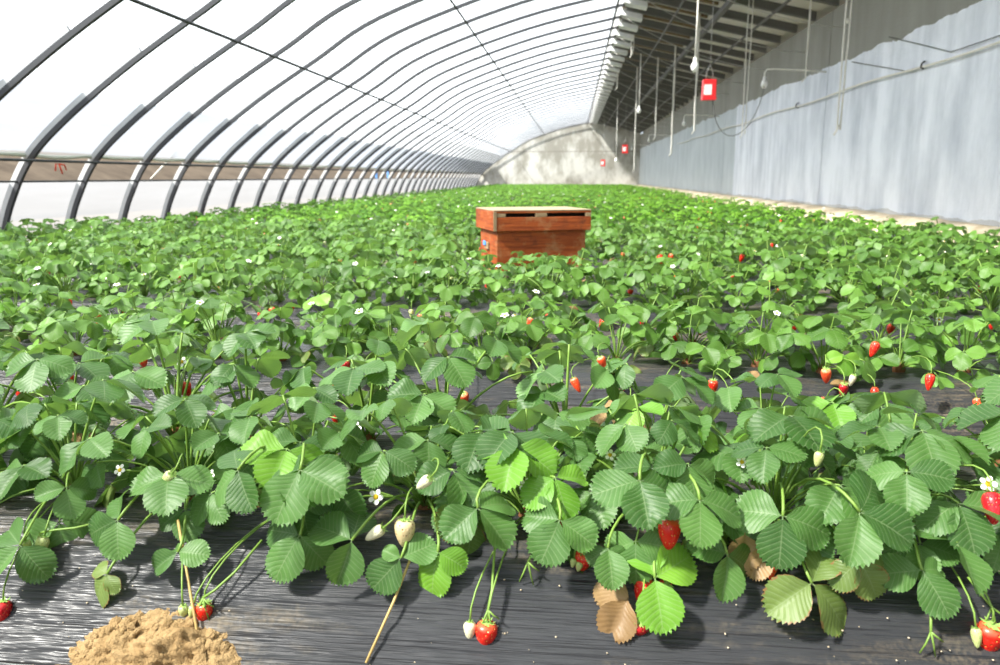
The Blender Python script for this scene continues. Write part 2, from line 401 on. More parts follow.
# field bank outside
bk = MB(); P = []
for yy in np.arange(-20, 120, 3.0):
    P.append([(x, yy, z+0.12*nz(x*0.4, yy*0.3)) for x, z in ((-10.5, -0.2), (-12, 0.3), (-13.5, 0.95), (-15, 1.32), (-18, 1.36), (-24, 0.6))])
tag(put('ground_bank', bk.grid(P).mesh('ground_bank', 'field')), 'brown earth bank beyond the vent gap', kind='structure')
p = at(384, 164, 0, -9.5)
tag(put('tarp', MB().tube([(p.x, p.y-1.2, p.z-0.05), (p.x-0.05, p.y-0.4, p.z), (p.x, p.y+0.5, p.z-0.02), (p.x, p.y+1.3, p.z-0.06)], [0.12, 0.2, 0.17, 0.1], 8).tube([(p.x-0.1, p.y-1.2, -0.26), (p.x-0.1, p.y-1.2, p.z-0.05)], 0.05, 6).tube([(p.x-0.1, p.y+1.2, -0.26), (p.x-0.1, p.y+1.2, p.z-0.05)], 0.05, 6).mesh('tarp', 'blue')), 'blue rolled tarpaulin lying outside beyond the vent gap', 'tarp')

# back roof: deck, purlin, rafters with pale ridge brackets
RG = (0.86, 3.62)
def roof_z(x): return RG[1] + (WTOP+0.02-RG[1])*(x-RG[0])/(WX-RG[0])
d = MB()
d.grid([[(x, yy, roof_z(x)+0.13) for x in (1.30, 2.35, WX+0.35)] for yy in (Y0, Y1)])
d.grid([[(x, yy, roof_z(x)+0.22) for x in (0.80, 2.35, WX+0.35)] for yy in (Y0, Y1)], flip=True)
roof = tag(put('ceiling_back_roof', d.mesh('ceiling_back_roof', 'deck', False)), 'grey sloping back roof deck above the concrete wall', kind='structure')
RIBY = [7.48+1.08*k for k in range(-9, 37) if 7.48+1.08*k < Y1-0.1]
def sloped(x0, x1, y0, y1, h0, h1):
    m = MB(); pts = []
    for x in (x0, x1):
        for yy in (y0, y1):
            pts.append((x, yy, roof_z(x)+h0)); pts.append((x, yy, roof_z(x)+h1))
    b = 0; m.v = pts
    m.f = [(0, 1, 3, 2), (4, 6, 7, 5), (0, 4, 5, 1), (2, 3, 7, 6), (0, 2, 6, 4), (1, 5, 7, 3)]; m.m = [0]*6
    return m
raft = sloped(0.9, WX, -0.045, 0.045, 0.0, 0.13).mesh('rafter', 'beam', False)
brk = sloped(0.82, 1.25, -0.16, 0.16, -0.02, 0.12).mesh('ridge_bracket', 'bracket', False)
brd = sloped(0.84, 1.30, 0.0, 0.74, 0.10, 0.13).mesh('reed_board', 'reed', False)
slat = sloped(1.30, 2.35, 0.0, 0.10, 0.09, 0.128).mesh('batten', 'reed', False)
for k, yy in enumerate(RIBY):
    put('rafter', raft, roof, loc=(0, yy+0.54, 0))
    put('ridge_bracket', brk, roof, loc=(0, yy, 0))
    put('reed_board', brd, roof, loc=(0, yy+0.17, 0))
    for q in range(2):
        put('batten', slat, roof, loc=(0, yy+0.12+0.5*q, 0))
for xx in (2.38, 1.75, 3.1):
    r_ = 0.07 if xx == 2.38 else 0.03
    put('roof_purlin', MB().box((xx-r_/2, Y0, roof_z(xx)-r_*1.3), (xx+r_/2, Y1, roof_z(xx)-0.002)).mesh('roof_purlin', 'beam', False), roof)

# arch ribs
RI = arch_off(-0.026); RO = arch_off(0.020)
m = MB()
for yo in (-0.022, 0.022): pass
P = [[(RI[i][0], -0.022, RI[i][1]), (RO[i][0], -0.022, RO[i][1]), (RO[i][0], 0.022, RO[i][1]), (RI[i][0], 0.022, RI[i][1]), (RI[i][0], -0.022, RI[i][1])] for i in range(len(RI))]
m.grid(P)
rib_me = m.mesh('arch_rib', 'steel', False)
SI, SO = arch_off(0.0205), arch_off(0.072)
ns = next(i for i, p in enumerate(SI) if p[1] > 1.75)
strip_me = MB().grid([[(SI[i][0], -0.016, SI[i][1]), (SO[i][0], -0.016, SO[i][1]), (SO[i][0], 0.016, SO[i][1]), (SI[i][0], 0.016, SI[i][1]), (SI[i][0], -0.016, SI[i][1])] for i in range(ns)]).mesh('lit_face_strip', 'strip', False)  # added pale strip imitating the sunlit face of the lower rib
PUR = [(-5.30, 0.71, 0.016, 'low'), (-3.62, 1.97, 0.017, 'low-side'), (-1.70, 2.89, 0.017, 'high'), (0.70, 3.50, 0.02, 'ridge')]
vis = 0
for yy in RIBY:
    o = put('arch_rib', rib_me, loc=(0, yy, 0))
    put('lit_face_strip', strip_me, o)
    on = any(0 <= proj((x, yy, z))[0] <= 1000 and 0 <= proj((x, yy, z))[1] <= 665 for x, z in ARCH)
    if on: vis += 1
    if on:
        tag(o, 'curved grey steel arch rib, %s one in view counting toward the end wall' % ORD[vis-1], 'arch rib', 'steel arch ribs')
    elif not on: tag(o, 'curved grey steel arch rib beside the camera, overhead', 'arch rib', 'steel arch ribs')
    else: tag(o, 'distant curved grey steel arch rib close to the end wall', 'arch rib', 'steel arch ribs')
for (x, z, r, _), lab in zip(PUR, ['thin dark steel rail along the vent gap, crossing the arch ribs low', 'dark steel purlin halfway up the film arch', 'dark steel purlin high under the film arch', 'dark steel purlin just below the pale ridge brackets']):
    tag(put('purlin', MB().tube([(x, Y0, z), (x, 20, z), (x, Y1, z)], r, 6).mesh('purlin', 'purlin')), lab, 'purlin')
# cap rail on the skirt
x = np.interp(0.5, [p[1] for p in RO[:20]], [p[0] for p in RO[:20]])
tag(put('skirt_rail', MB().tube([(x+0.02, Y0, 0.505), (x+0.02, Y1, 0.505)], 0.012, 6).mesh('skirt_rail', 'purlin')), 'dark thin rail along the top edge of the white skirt', 'rail')

# soil bank at the wall foot
P = []
for yy in np.arange(Y0, Y1, 0.16):
    row = []
    for k, (x, z) in enumerate(((3.10, -0.26), (3.22, -0.02), (3.36, 0.03), (3.5, 0.075), (3.62, 0.11), (3.76, 0.125))):
        a = 0.0 if k == 0 else 0.05*nz(yy*1.7, x*5)+0.025*nz(yy*5, x*12, 4)
        row.append((x+0.05*nz(yy*1.1, k), yy, z+a*(0.8 if k < 5 else 0.3)))
    P.append(row)
tag(put('ground_wall_bank', MB().grid(P, flip=True).mesh('ground_wall_bank', 'bank')), 'pale dry soil bank along the foot of the wall', kind='structure')

# ------------------------------------------------------------------ mulched beds
PITCHY = 1.05
NB = 43
def bed_prof(n):
    if n: return [(-0.25, -0.255), (-0.205, -0.205), (-0.165, -0.16), (-0.125, -0.118), (-0.085, -0.076), (-0.045, -0.038), (0.0, -0.006), (0.04, 0.008), (0.12, 0.012), (0.22, 0.0), (0.31, -0.006), (0.40, 0.004), (0.48, 0.012), (0.54, 0.002), (0.58, -0.04), (0.62, -0.14), (0.66, -0.255)]
    return [(-0.25, -0.255), (-0.09, -0.085), (0.0, -0.006), (0.06, 0.01), (0.28, 0.0), (0.50, 0.01), (0.57, -0.03), (0.66, -0.255)]
def bed_front(k): return 1.05 + PITCHY*k
for k in range(-1, NB):
    e = bed_front(k); near = 0 <= k <= 2
    xs = np.arange(BL, BR+0.01, 0.04 if k == 0 else (0.08 if near else 0.2))
    P = []
    for x in xs:
        row = []
        prof_ = bed_prof(near)
        if k == 0:
            prof_ = [(a_[0]+(b_[0]-a_[0])*q_/6, a_[1]+(b_[1]-a_[1])*q_/6) for a_, b_ in zip(prof_[:8], prof_[1:9]) for q_ in range(6)] + prof_[8:]
        for (dy, z) in prof_:
            n1 = nz(x*1.3, e*3+dy*2) ; n2 = nz(x*2.2, (dy+z)*38+e*7, 2.0)
            row.append((x, e+dy+0.014*n1, z+0.012*nz(x*1.9, e+dy*3, 5)+(0.004*n2 if near else 0)+(0.0050*nz(x*1.1, (dy-z)*90, 7)+0.0020*nz(x*2.2, (dy-z)*190, 9) if (k == 0 and dy < 0.04) else 0) if z > -0.25 else z))
        P.append(row)
    lab = 'black plastic mulched bed, %s from the camera' % (ORD[k] if 0 <= k < 6 else ('bare one' if k < 0 else 'one of the far ones'))
    tag(put('raised_bed', MB().grid(P, flip=True).mesh('raised_bed', 'mulch')), lab, kind='structure')

# ------------------------------------------------------------------ leaf geometry
def leaflet_pts(nlow, nup, nac, teeth, W, fold, bend, wave, ph, cup, vein_relief=0.0):
    st = []
    for i in range(nlow+1):
        s = 0.56*i/nlow; st.append((s, W*max(0.02, math.sin(PI/2*s/0.56))**0.82, 0.0))
    for i in range(1, nup+1):
        phi = math.radians(84)*i/nup; st.append((0.56+0.44*math.sin(phi), W*math.cos(phi), phi))
    P, T = [], []
    for i, (s, w_, phi) in enumerate(st):
        row, trow = [], []
        for j in range(nac):
            t = -1+2*j/(nac-1)
            x, yv = w_*t, s
            if abs(t) == 1 and teeth and i > 2:
                o = teeth*(1 if i % 2 else -0.45)
                x += math.copysign(o*math.cos(phi), t); yv += o*(0.35+0.65*math.sin(phi))
            z = fold*abs(x) - bend*yv*yv + wave*math.sin(ph+yv*7+t*2.2)*abs(t)*w_ - cup*(x*x)*2
            if vein_relief:
                z += vein_relief*math.cos(2*PI*9*(yv-0.26*abs(t)))*abs(t)*(1 if abs(t) < 1 else 0.5)
            row.append((x, yv, z)); trow.append((t*0.5+0.5, yv))
        P.append(row); T.append(trow)
    return P, T
def add_leaflet(mb, uvs, P, T, Mx, mi):
    b = len(mb.v); nj = len(P[0])
    for r, tr in zip(P, T):
        for p, q in zip(r, tr): mb.v.append(tuple(Mx @ Vector(p))); uvs.append(q)
    for i in range(len(P)-1):
        for j in range(nj-1):
            mb.f.append((b+i*nj+j, b+i*nj+j+1, b+(i+1)*nj+j+1, b+(i+1)*nj+j)); mb.m.append(mi)
def uv_mesh(mb, uvs, name, mats):
    me = mb.mesh(name, mats)
    lay = me.uv_layers.new(name='UVMap'); idx = np.zeros(len(me.loops), dtype=np.int32); me.loops.foreach_get('vertex_index', idx)
    lay.data.foreach_set('uv', np.array(uvs, dtype=np.float32)[idx].ravel()); return me
LSHAPES = []
rs = random.Random(3)
for i in range(7):
    LSHAPES.append(dict(W=rs.uniform(0.40, 0.47), fold=rs.uniform(0.05, 0.55), bend=rs.uniform(0.02, 0.40), wave=rs.uniform(0.05, 0.24), ph=rs.uniform(0, 6), cup=rs.uniform(-0.1, 0.22)))
def hi_leaflets(mat):
    out = []
    for i, p in enumerate(LSHAPES):
        P, T = leaflet_pts(9, 14, 9, 0.052, vein_relief=0.0, **p)
        mb, uv = MB(), []; add_leaflet(mb, uv, P, T, Matrix.Identity(4), 0)
        # short stalk of the leaflet
        b0 = len(mb.v); mb.tube([(0, -0.07, -0.01), (0, 0.02, 0)], 0.016, 5, 0, False); uv += [(0.5, 0.0)]*(len(mb.v)-b0)
        out.append(uv_mesh(mb, uv, 'leaflet', mat))
    return out
LEAFLETS = {k: hi_leaflets(k) for k in ('leaf', 'leaf_mid', 'leaf_fresh', 'leaf_worn', 'leaf_dry')}

# petiole variants: lean angle (deg) and length; local +Y is outward
PET = []
for th in (8, 18, 28, 38, 48, 58, 68, 78, 88, 98):
    for L in (0.15, 0.19):
        a = math.radians(th)
        tip = Vector((0, L*math.sin(a), L*math.cos(a)+0.012))
        c1 = Vector((0, L*0.12*math.sin(a), L*0.40)) if th < 80 else Vector((0, L*0.2, L*0.28))
        c2 = tip*0.72 + Vector((0, 0, L*(0.10+0.12*math.sin(a))))
        pts = bez((0, 0, -0.004), c1, c2, tip, 8)
        PET.append((th, L, tip, pts))
PET_ME = [MB().tube(p[3], [0.0030, 0.0028, 0.0026, 0.0024, 0.0022, 0.0020, 0.0019, 0.0018], 6).mesh('leaf', 'stalk') for p in PET]
def leaf_frames(th, tip, r, size):
    """three leaflet matrices (scaled) at the petiole tip, terminal one pointing outward (+Y)"""
    tilt = -math.radians(8+th*0.42+r.uniform(-12, 14))          # blade dips outward
    roll = math.radians(r.uniform(-14, 14))
    base = Matrix.Translation(tip) @ Matrix.Rotation(roll, 4, 'Y') @ Matrix.Rotation(tilt, 4, 'X')
    fr = []
    for a in (0, r.uniform(66, 92), -r.uniform(66, 92)):
        s = size*(1.0 if a == 0 else r.uniform(0.86, 0.98))
        dr = math.radians(r.uniform(-24, 4))
        fr.append(base @ Matrix.Rotation(math.radians(a), 4, 'Z') @ Matrix.Rotation(dr, 4, 'X') @ Matrix.Translation((0, 0.07*s, 0)) @ Matrix.Scale(s, 4))
    return fr
def pet_index(th, r):
    i = min(range(0, len(PET), 2), key=lambda q: abs(PET[q][0]-th)); return i + r.randint(0, 1)

# whole-leaf meshes for plants farther off
WHOLE = []
rs = random.Random(11)
for pi_, (th, L, tip, pts) in enumerate(PET):
    for v in range(2):
        mb, uv = MB(), []
        mb.tube(pts[::2]+[pts[-1]], 0.0024, 4, 1, False); uv += [(0.5, 0.5)]*len(mb.v)
        for fr in leaf_frames(th, tip, rs, rs.uniform(0.046, 0.064)):
            sh = LSHAPES[rs.randrange(7)]
            P, T = leaflet_pts(4, 6, 5, 0.03, **sh); add_leaflet(mb, uv, P, T, fr, 0)
        WHOLE.append((pi_, uv_mesh(mb, uv, 'leaf', ['leaf_mid', 'stalk'])))

# ------------------------------------------------------------------ berries and flowers
def berry_mesh(mat, fat=1.0, n=16):
    prof = [(0.001, 0.0), (0.25*fat, -0.01), (0.42*fat, -0.08), (0.50*fat, -0.22), (0.505*fat, -0.40), (0.455*fat, -0.62), (0.36*fat, -0.86), (0.25*fat, -1.06), (0.13*fat, -1.20), (0.001, -1.25)]
    return MB().lathe(prof[::-1], n).mesh('strawberry', mat)
def calyx_mesh():
    mb = MB(); n = 9
    for k in range(n):
        a = 2*PI*k/n+0.2*math.sin(k*3); c, s = math.cos(a), math.sin(a); b = len(mb.v); up = 0.16+0.12*math.sin(k*5.1)
        pts = [(0, 0, 0.03), (0.2, 0.11, 0.04), (0.2, -0.11, 0.04), (0.42, 0.10, 0.0), (0.42, -0.10, 0.0), (0.72, 0.0, up)]
        mb.v += [(c*x-s*yv, s*x+c*yv, z) for x, yv, z in pts]
        mb.f += [(b, b+2, b+1), (b+1, b+2, b+4, b+3), (b+3, b+4, b+5)]; mb.m += [0]*3
    mb.tube([(0, 0, 0.0), (0, 0, 0.2)], 0.07, 6)
    return mb.mesh('calyx', 'sepal')
BERRY = {k: [berry_mesh(k, 1.0), berry_mesh(k, 1.18), berry_mesh(k, 0.86)] for k in ('red', 'deep', 'orange', 'unripe', 'tan', 'white_berry')}
CALYX = calyx_mesh()
def flower_mesh():
    mb = MB()
    for k in range(5):
        a = 2*PI*k/5; c, s = math.cos(a), math.sin(a); P = []
        for r, w_, z in ((0.18, 0.07, 0.0), (0.4, 0.24, 0.03), (0.68, 0.33, 0.07), (0.9, 0.25, 0.08), (1.0, 0.08, 0.07)):
            P.append([(c*r-s*w_*q, s*r+c*w_*q, z+0.03*abs(q)+0.01*(k % 2)) for q in (-1, 0, 1)])
        mb.grid(P)
    return mb.mesh('flower', 'petal')
FLOWER = flower_mesh()
FCENT = MB().lathe([(0.36, 0.02), (0.34, 0.12), (0.22, 0.2), (0.001, 0.23)], 10).mesh('flower_center', 'anther')
def sepals():
    mb = MB()
    for k in range(5):
        a = 2*PI*(k+0.5)/5; c, s = math.cos(a), math.sin(a); b = len(mb.v)
        mb.v += [(c*x-s*yv, s*x+c*yv, z) for x, yv, z in ((0.05, 0, -0.05), (0.4, 0.16, -0.03), (0.4, -0.16, -0.03), (0.85, 0, 0.02))]; mb.f += [(b, b+2, b+1), (b+1, b+2, b+3)]; mb.m += [0, 0]
    return mb.mesh('sepals', 'sepal')
SEPALS = sepals()
def add_berry(plant, wpos, size, kind, r, stalk_from=None, tilt=None, rise=0.035, label=None):
    """berry whose calyx sits at wpos (world); stalk arches from the crown"""
    inv = Vector(plant.location)
    c = Vector(wpos)-inv
    t = tilt if tilt is not None else (r.uniform(-0.5, 0.5), r.uniform(-0.4, 0.4), r.uniform(0, 6))
    b = put('strawberry', r.choice(BERRY[kind]), plant, loc=c, rot=t, scale=(size, size, size*1.3))
    if label: b['label'] = label
    else: b['label'] = {'red': 'ripe red strawberry', 'deep': 'dark red ripe strawberry', 'orange': 'orange-red half-ripe strawberry', 'unripe': 'small green unripe strawberry', 'tan': 'pale tan unripe strawberry with brown seeds', 'white_berry': 'whitish unripe strawberry'}[kind]
    put('calyx', CALYX, b, loc=(0, 0, 0.0), scale=0.66)
    s0 = Vector(stalk_from)-inv if stalk_from is not None else Vector((0, 0, 0.01))
    up = Euler(t).to_matrix() @ Vector((0, 0, 1))
    h = max(s0.z, c.z)+rise
    pts = bez(s0, Vector((s0.x*0.6+c.x*0.4, s0.y*0.6+c.y*0.4, h)), c+up*0.05+(c-s0)*0.05, c+up*size*0.1, 9)
    put('fruit_stalk', MB().tube(pts, 0.0014 if size > 0.01 else 0.0010, 5).mesh('fruit_stalk', 'stalk'), plant)
def add_flower(plant, wpos, size, r, face=None, bud=False):
    inv = Vector(plant.location); c = Vector(wpos)-inv
    n = Vector(face) if face else Vector((r.uniform(-.4, .4), r.uniform(-.9, 0), 1))
    q = n.normalized().to_track_quat('Z', 'Y').to_euler()
    f = put('flower', FLOWER, plant, loc=c, rot=q, scale=size)
    put('flower_center', FCENT, f); put('sepals', SEPALS, f)
    pts = bez((0, 0, 0.01), Vector((c.x*0.2, c.y*0.2, c.z*0.8)), c-n.normalized()*0.03, c-n.normalized()*size*0.05, 8)
    put('flower_stalk', MB().tube(pts, 0.0014, 5).mesh('flower_stalk', 'stalk'), plant)

# ------------------------------------------------------------------ plants
CROWN = MB().lathe([(0.016, -0.012), (0.018, 0.004), (0.014, 0.018), (0.006, 0.026), (0.001, 0.028)], 9).mesh('crown', 'crown')
def hi_plant(loc, r, nleaf, label, group, mats=('leaf',), lsize=(0.060, 0.084), lenk=1.0, split=True):
    p = empty('strawberry_plant', loc)
    tag(p, label, 'strawberry plant', group)
    put('crown', CROWN, p, rot=(0, 0, r.uniform(0, 6)))
    az = r.uniform(0, 2*PI)
    for i in range(nleaf):
        q = (i+0.5)/nleaf
        th = 8+84*q**0.95+r.uniform(-8, 8)
        az += 2.39996+r.uniform(-0.35, 0.35)
        pi_ = pet_index(th, r); sc_ = (1.08-0.28*q)*r.uniform(0.85, 1.15)*lenk
        lf = put('leaf', PET_ME[pi_], p, loc=(0.010*math.sin(-az)*q, 0.010*math.cos(az)*q, 0.006), rot=(0, 0, az), scale=sc_)
        size = r.uniform(*lsize)*(1.06-0.18*q)/sc_
        mk = 'leaf_fresh' if r.random() < 0.05 else ('leaf_worn' if (q > 0.75 and r.random() < 0.22) else mats[0])
        for fr in leaf_frames(PET[pi_][0], PET[pi_][2], r, size):
            put('leaflet', LEAFLETS[mk][r.randrange(7)], lf, mat=fr)
    return p
def mid_plant(loc, r, nleaf, label, group, k=1.0):
    p = empty('strawberry_plant', loc); tag(p, label, 'strawberry plant', group)
    az = r.uniform(0, 2*PI)
    for i in range(nleaf):
        q = (i+0.5)/nleaf; th = 10+80*q+r.uniform(-8, 8); az += 2.39996+r.uniform(-0.4, 0.4)
        j = pet_index(th, r)*2+r.randint(0, 1)
        put('leaf', WHOLE[j][1], p, loc=(0, 0, 0.004), rot=(r.uniform(-.08, .08), r.uniform(-.08, .08), az), scale=(1.10-0.2*q)*r.uniform(0.85, 1.18)*k)
    return p
def dry_leaf(p, wpos, r, size=0.05):
    c = Vector(wpos)-Vector(p.location)
    o = put('dry_leaf', LEAFLETS['leaf_dry'][r.randrange(7)], p, loc=c, rot=(r.uniform(-.3, .3), r.uniform(-.3, .3), r.uniform(0, 6)), scale=size)
    o['label'] = 'withered brown leaf'

def slope_point(u, v, off=0.012):
    """point a little in front of the first bed's near side, seen at pixel (u, v)"""
    n = Vector((0, -0.70, 0.714)); p0 = Vector((0, 0.95, -0.10)) + n*off
    d = FW*FPX + RT*(u-500) - UP*(v-332.5)
    return CP + d*((p0-CP).dot(n)/d.dot(n))

r = random.Random(21)
front_x = [-1.06, -0.85, -0.64, -0.44, -0.25, -0.06, 0.13, 0.32, 0.51, 0.71, 0.91]
front_lab = ['front-row strawberry plant cut off by the film-side edge of view, nearest bed'.replace('nearest', 'first'),
 'front-row strawberry plant with green unripe berries, film side of the soil mound',
 'front-row strawberry plant rooted straight above the yellow soil mound',
 'front-row strawberry plant whose long stalk carries the red berry over the mound',
 'front-row strawberry plant with bundled upright stems, white flowers and a tan berry',
 'front-row strawberry plant with a red berry hanging alone on bare black film',
 'front-row strawberry plant with white flowers and one half-hidden red berry',
 'front-row strawberry plant with three red berries around a bright leaf and dry leaves',
 'front-row strawberry plant with brown-edged worn leaves and a small orange berry',
 'front-row strawberry plant with long bare fruit stalk and a big red berry low down',
 'front-row strawberry plant with dark red berry, closest to the concrete wall']
FP = []
for i, x in enumerate(front_x):
    FP.append(hi_plant((x+r.uniform(-.015, .015), 1.19+r.uniform(-.02, .02), 0.004), r, 20, front_lab[i], 'front row of the first strawberry bed', lsize=(0.044, 0.074), lenk=0.92))
BP = []
for i in range(13):
    x = -1.26+0.205*i
    n = ORD[i]
    BP.append(hi_plant((x+r.uniform(-.03, .03), 1.50+r.uniform(-.03, .03), 0.004), r, 15, 'back-row strawberry plant of the first bed, %s counting from the film side' % n, 'back row of the first strawberry bed', lsize=(0.050, 0.070), lenk=(1.12 if x < 0.1 else 0.76)*r.uniform(.9, 1.1)))

# leaves of the front row that hang over the edge, where the photograph shows them
def custom_leaf(p, hub, n, ang, size, mk='leaf', spread=(78, -78), sizes=(1, .95, .95)):
    """hub: world point; ang: direction of the end leaflet as seen (deg, 0 = right, 90 = up)"""
    n = Vector(n).normalized(); hub = Vector(hub)
    d = RT*math.cos(math.radians(ang)) + UP*math.sin(math.radians(ang)); d = (d - n*d.dot(n)).normalized()
    xx = d.cross(n).normalized()
    base = Matrix((xx, d, n)).transposed().to_4x4()
    c = hub-Vector(p.location)
    st = bez((0, 0, 0.008), (c.x*0.3, c.y*0.3, max(0.06, c.z+0.06)), c+Vector((-d.x*0.02, -d.y*0.02, 0.025)), c, 9)
    lf = put('leaf', MB().tube(st, 0.0022, 6).mesh('leaf', 'stalk'), p)
    for a, s in zip((0,)+tuple(spread), sizes):
        s_ = s*size*0.88
        put('leaflet', LEAFLETS[mk][r.randrange(7)], lf, mat=Matrix.Translation(c) @ base @ Matrix.Rotation(math.radians(a), 4, 'Z') @ Matrix.Rotation(math.radians(r.uniform(-26, 8)), 4, 'X') @ Matrix.Rotation(math.radians(r.uniform(-18, 18)), 4, 'Y') @ Matrix.Translation((0, 0.06*s_, 0)) @ Matrix.Scale(s_, 4))
NF = (0.0, -0.72, 0.68)
def fp_near(x): return min(FP, key=lambda p: abs(p.location.x-x))
for (u, v, off, ang, size, mk, spr, sz) in [
    (107, 574, 0.03, 232, 0.060, 'leaf_worn', (70, -80), (1, .55, .6)),
    (178, 552, 0.04, 205, 0.050, 'leaf', (150, -60), (1, 1.0, .5)),
    (118, 520, 0.07, 200, 0.066, 'leaf', (80, -80), (1, .9, .9)),
    (300, 535, 0.06, 245, 0.072, 'leaf', (75, -75), (1, .9, .9)),
    (352, 540, 0.06, 150, 0.074, 'leaf', (110, -70), (1, .9, .95)),
    (401, 558, 0.05, 225, 0.062, 'leaf', (160, -70), (1, .95, .5)),
    (438, 552, 0.04, 262, 0.070, 'leaf_fresh', (80, -60), (.95, .7, .6)),
    (478, 508, 0.09, 300, 0.074, 'leaf', (75, -95), (1, .92, .9)),
    (560, 520, 0.08, 250, 0.070, 'leaf', (80, -80), (1, .9, .9)),
    (608, 548, 0.05, 262, 0.062, 'leaf', (60, -60), (.95, .5, .6)),
    (655, 578, 0.05, 284, 0.074, 'leaf_fresh', (118, -172), (1, 1.0, .95)),
    (727, 554, 0.05, 258, 0.066, 'leaf', (85, -95), (1, .95, .9)),
    (783, 516, 0.08, 275, 0.076, 'leaf', (85, -95), (1, 1.0, 1.0)),
    (812, 583, 0.045, 318, 0.080, 'leaf_worn', (100, -108), (1, .8, .95)),
    (860, 560, 0.06, 290, 0.060, 'leaf_worn', (80, -80), (1, .8, .9)),
    (922, 570, 0.05, 288, 0.066, 'leaf', (85, -105), (1, .6, .95)),
    (957, 543, 0.07, 262, 0.072, 'leaf', (112, -150), (1, 1.05, .95)),
    (860, 512, 0.10, 330, 0.080, 'leaf', (80, -80), (1, 1, 1)),
    (640, 480, 0.12, 280, 0.074, 'leaf', (80, -80), (1, 1, 1)),
    (300, 470, 0.12, 250, 0.084, 'leaf', (85, -85), (1, 1, 1)),
    (238, 470, 0.12, 205, 0.070, 'leaf', (85, -85), (1, 1, 1)),
    (700, 500, 0.10, 260, 0.070, 'leaf', (85, -85), (1, 1, 1)),
    (20, 545, 0.06, 240, 0.066, 'leaf', (85, -85), (1, 1, 1)),
  ]:
    h = slope_point(u, v, off)
    custom_leaf(fp_near(h.x), h, (r.uniform(-.35, .35), -0.72+r.uniform(-.2, .3), 0.68), ang+r.uniform(-8, 8), size, mk, spr, sz)
for (u, v, s) in [(618, 575, 0.05), (627, 600, 0.058), (745, 535, 0.05), (766, 550, 0.045)]:
    h = slope_point(u, v, 0.018); p = fp_near(h.x)
    o = put('dry_leaf', LEAFLETS['leaf_dry'][r.randrange(7)], p, loc=h-Vector(p.location), rot=(math.radians(-50), r.uniform(-.5, .5), PI+r.uniform(-.5, .5)), scale=s); o['label'] = 'withered brown leaf'

# berries of the first bed
for (u, v, off, size, kind, tilt) in [
    (204, 603, 0.020, 0.0265, 'red', (0.1, 0.1, 0)), (183, 606, 0.018, 0.0135, 'unripe', (0.2, 0.1, 0)), (193, 606, 0.018, 0.0120, 'unripe', (0.2, 0.2, 1)),
    (487, 623, 0.018, 0.0260, 'red', (0.1, 0.0, 1)), (470, 622, 0.016, 0.0150, 'white_berry', (0.1, 0.2, 2)),
    (640, 621, 0.016, 0.0240, 'deep', (0.3, -0.5, 1)), (645, 577, 0.020, 0.026, 'red', (0.2, 0.1, 2)), (668, 584, 0.020, 0.022, 'red', (0.1, -0.9, 2)),
    (670, 519, 0.070, 0.0270, 'red', (0.1, 0.15, 2)), (585, 553, 0.022, 0.022, 'red', (0.1, -0.3, 2)), (773, 554, 0.020, 0.022, 'orange', (0.3, 0.3, 2)),
    (992, 625, 0.022, 0.034, 'red', (0.1, -0.15, 1)), (976, 628, 0.02, 0.016, 'unripe', (0.1, 0.3, 2)), (992, 493, 0.085, 0.027, 'deep', (-0.2, 0.6, 1)),
    (3, 601, 0.016, 0.024, 'deep', (0.1, 0.1, 2)), (44, 537, 0.030, 0.019, 'unripe', (0.3, 0.2, 2)), (26, 541, 0.03, 0.014, 'unripe', (0.2, 0, 0)),
    (405, 520, 0.060, 0.0255, 'tan', (0.05, 0.05, 2)), (383, 528, 0.06, 0.020, 'white_berry', (0.3, 0.9, 0.4)), (430, 478, 0.10, 0.019, 'white_berry', (0.3, 0.8, 0)),
    (566, 514, 0.04, 0.015, 'red', (0.1, 0.3, 1)), (649, 493, 0.06, 0.015, 'red', (0.1, 0.3, 1)), (172, 474, 0.08, 0.018, 'unripe', (0.3, 0.8, 0)),
    (820, 452, 0.14, 0.013, 'unripe', (0.1, 0.2, 1)), (895, 503, 0.08, 0.017, 'unripe', (0.2, 0.3, 1)), (580, 562, 0.02, 0.009, 'unripe', (0.1, 0.2, 1)), (574, 559, 0.02, 0.008, 'unripe', (0.1, 0.2, 1))]:
    w_ = slope_point(u, v, off); add_berry(fp_near(w_.x), w_, size, kind, r, tilt=tilt)
for (u, v, Y, size, kind) in [(152, 376, 1.62, 0.020, 'red'), (179, 383, 1.60, 0.026, 'red'), (186, 382, 1.62, 0.022, 'red'), (76, 411, 1.60, 0.024, 'red'), (50, 398, 1.62, 0.022, 'red'),
    (826, 398, 1.62, 0.020, 'red'), (713, 380, 1.62, 0.022, 'red'), (692, 408, 1.60, 0.018, 'red'), (55, 437, 1.45, 0.018, 'deep'), (335, 412, 1.6, 0.018, 'red'), (40, 540, 1.1, 0.016, 'unripe')]:
    w_ = at(u, v, 1, Y); add_berry(min(BP, key=lambda p: abs(p.location.x-w_.x)), w_, size, kind, r)
for (u, v, Y, s) in [(376, 497, 1.10, 0.0125), (526, 485, 1.10, 0.011), (572, 512, 1.06, 0.010), (874, 488, 1.12, 0.011), (355, 428, 1.30, 0.012), (988, 484, 1.1, 0.012), (866, 462, 1.2, 0.008), (210, 475, 1.12, 0.009), (679, 486, 1.12, 0.009), (418, 458, 1.2, 0.008), (742, 462, 1.12, 0.009), (610, 455, 1.15, 0.009), (120, 470, 1.1, 0.010), (182, 362, 1.62, 0.012), (228, 370, 1.65, 0.012)]:
    w_ = at(u, v, 1, Y); add_flower(min(FP+BP, key=lambda p: (p.location-w_).length), w_, s, r, face=(r.uniform(-.3, .3), -0.9, 0.6))
